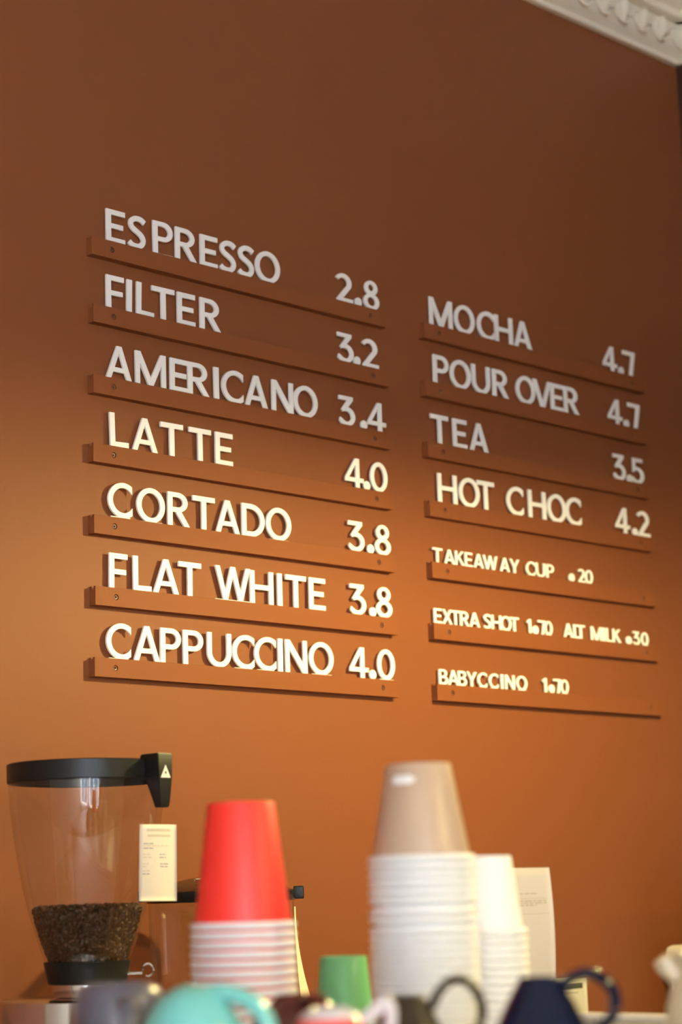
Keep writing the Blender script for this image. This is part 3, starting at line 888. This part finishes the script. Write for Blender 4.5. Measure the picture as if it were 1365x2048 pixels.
def textline(u0, u1, v, h, mi, seed):
    """one line of unreadably small print as word-length dashes"""
    rnd = random.Random(seed)
    out, u = [], u0
    while u < u1 - .01:
        wl = min(rnd.uniform(.05, .14), u1 - u)
        out.append((u, u + wl, v, v + h, mi))
        u += wl + .018
    return out

# label on the front hopper, facing the camera
bars = [(.18, .82, .905, .945, 2), (.20, .82, .835, .868, 2)]
for k, (a, b, v) in enumerate([(.10, .36, .740), (.10, .80, .712), (.10, .36, .680), (.09, .30, .600), (.52, .70, .600), (.09, .32, .560), (.52, .70, .560), (.08, .25, .475), (.54, .76, .475), (.08, .2, .44), (.54, .75, .44), (.08, .26, .385), (.08, .26, .345)]):
    bars += textline(a, b, v, .013, 2 if k % 2 else 1, k)
yaw = CA + pi / 2 + radians(18)
dv = Vector((cos(yaw), sin(yaw), 0))
ap = Vector((GX, GY, 0)) + Vector((cos(CA + radians(42)), sin(CA + radians(42)), 0)) * .0925
sheet('paper_label', .0475, .0915, bars, 'cream paper label taped to the right side of the bean hopper', 'label',
      (ap.x, ap.y, 1.5245), yaw, 0, radians(1.2), lambda u, v: -.002 * sin(u * pi) - .003 * (1 - v) * u)

# label hanging from the rear hopper
yaw2 = CB + pi / 2 + radians(86)
aq = Vector((HX, HY, 0)) + Vector((cos(CB + radians(84)), sin(CB + radians(84)), 0)) * .0975
sheet('paper_label', .044, .128, [], 'cream paper label curling off the rear hopper, behind red cups', 'label',
      (aq.x, aq.y, 1.384), yaw2, 0, 0, lambda u, v: -.020 * (1 - v) ** 2 * (.35 + .65 * u))

# sheet of paper on the wall
bars = textline(.39, .75, .793, .008, 1, 31) + [(.39, .91, .757, .7605, 1), (.46, .935, .637, .6405, 1)]
for k, v in enumerate((.735, .718, .701)):
    bars += textline(.42, .895 if k < 2 else .74, v, .009, 1, 40 + k)
sheet('paper_sheet', .148, .210, bars, 'white printed paper sheet taped to the terracotta wall', 'paper', (2.4915, -.003, 1.3525), 0, 0, 0,
      lambda u, v: -.006 * u * u * (1 - v) * v * 4 - .001, base=M['paper'])
# small card with a black heading
bars = [(.06, .86, .76, .89, 3), (.22, .70, .655, .685, 1)] + textline(.08, .32, .50, .03, 3, 61) + textline(.12, .40, .42, .03, 3, 62) + textline(.70, .92, .15, .02, 1, 63)
sheet('paper_label', .082, .075, bars, 'small cream card with a black heading on the wall', 'label', (2.6425, -.003, 1.303), 0, 0, 0,
      lambda u, v: -.001, base=M['card'])

# unseen boiler-shaped block, added out of frame to shadow the wall at right
wb = thing('shadow_block', 'unseen boiler-shaped steel block added to cast the wall shadow at right', 'shadow block', (2.775, -.43, Zc))
box('shadow_block_body', -.130, .130, -.125, .125, .02, .61, M['steel'], wb, .010)
box('shadow_block_lid', -.134, .134, -.129, .129, .611, .655, M['black'], wb, .010)
box('base_plate', -.120, .120, -.115, .115, 0, .02, M['black'], wb, .004)
tube('tap', [(0, -.125, .16), (0, -.160, .16), (0, -.175, .155), (0, -.178, .135)], .009, M['chrome'], wb)
# white lidded box on the counter at the right edge
bx = thing('storage_box', 'off white lidded plastic box at the right edge', 'box', (3.026, -.125, Zc))
box('box_body', -.104, .104, -.094, .094, 0, .4635, M['whiteplastic'], bx, .012)
box('box_lid', -.110, .110, -.100, .100, .4635, 1.4235 - Zc, M['whiteplastic'], bx, .012)

# ------------------------------------------------------------------ pendant lamp (right of the picture)
SR = .13
def pendant(loc, power, label):
    pl = thing('pendant_lamp', label, 'lamp', loc, 0, 'pendant lamps over the bar')
    lathe('lamp_shade', [(.018, .118), (.030, .112), (.062, .098), (.098, .066), (.118, .028), (SR, .000), (SR + .002, .0), (.120, .030), (.100, .068), (.064, .101), (.030, .115), (.018, .121)], M['enamelin'], pl, 64)
    lathe('lamp_socket', [(0, .06), (.016, .06), (.0175, .122), (.012, .150), (0, .152)], M['enamel'], pl, 24)
    tube('cord', [(0, 0, .15), (0, 0, ZC - loc[2])], .003, M['black'], pl)
    ld = bpy.data.lights.new('bulb', 'POINT')
    ld.energy, ld.color, ld.shadow_soft_size = power, LAMP_COLOR, .028
    lo = bpy.data.objects.new('bulb', ld)
    lo.location = (0, 0, .012)
    lo.parent = pl
    COL.objects.link(lo)
pendant(LAMP, LAMP_POWER, 'dark enamel pendant lamp lighting the menu from the right')
pendant(LAMP2, LAMP2_POWER, 'dark enamel pendant lamp over the bar, beside the customer side')
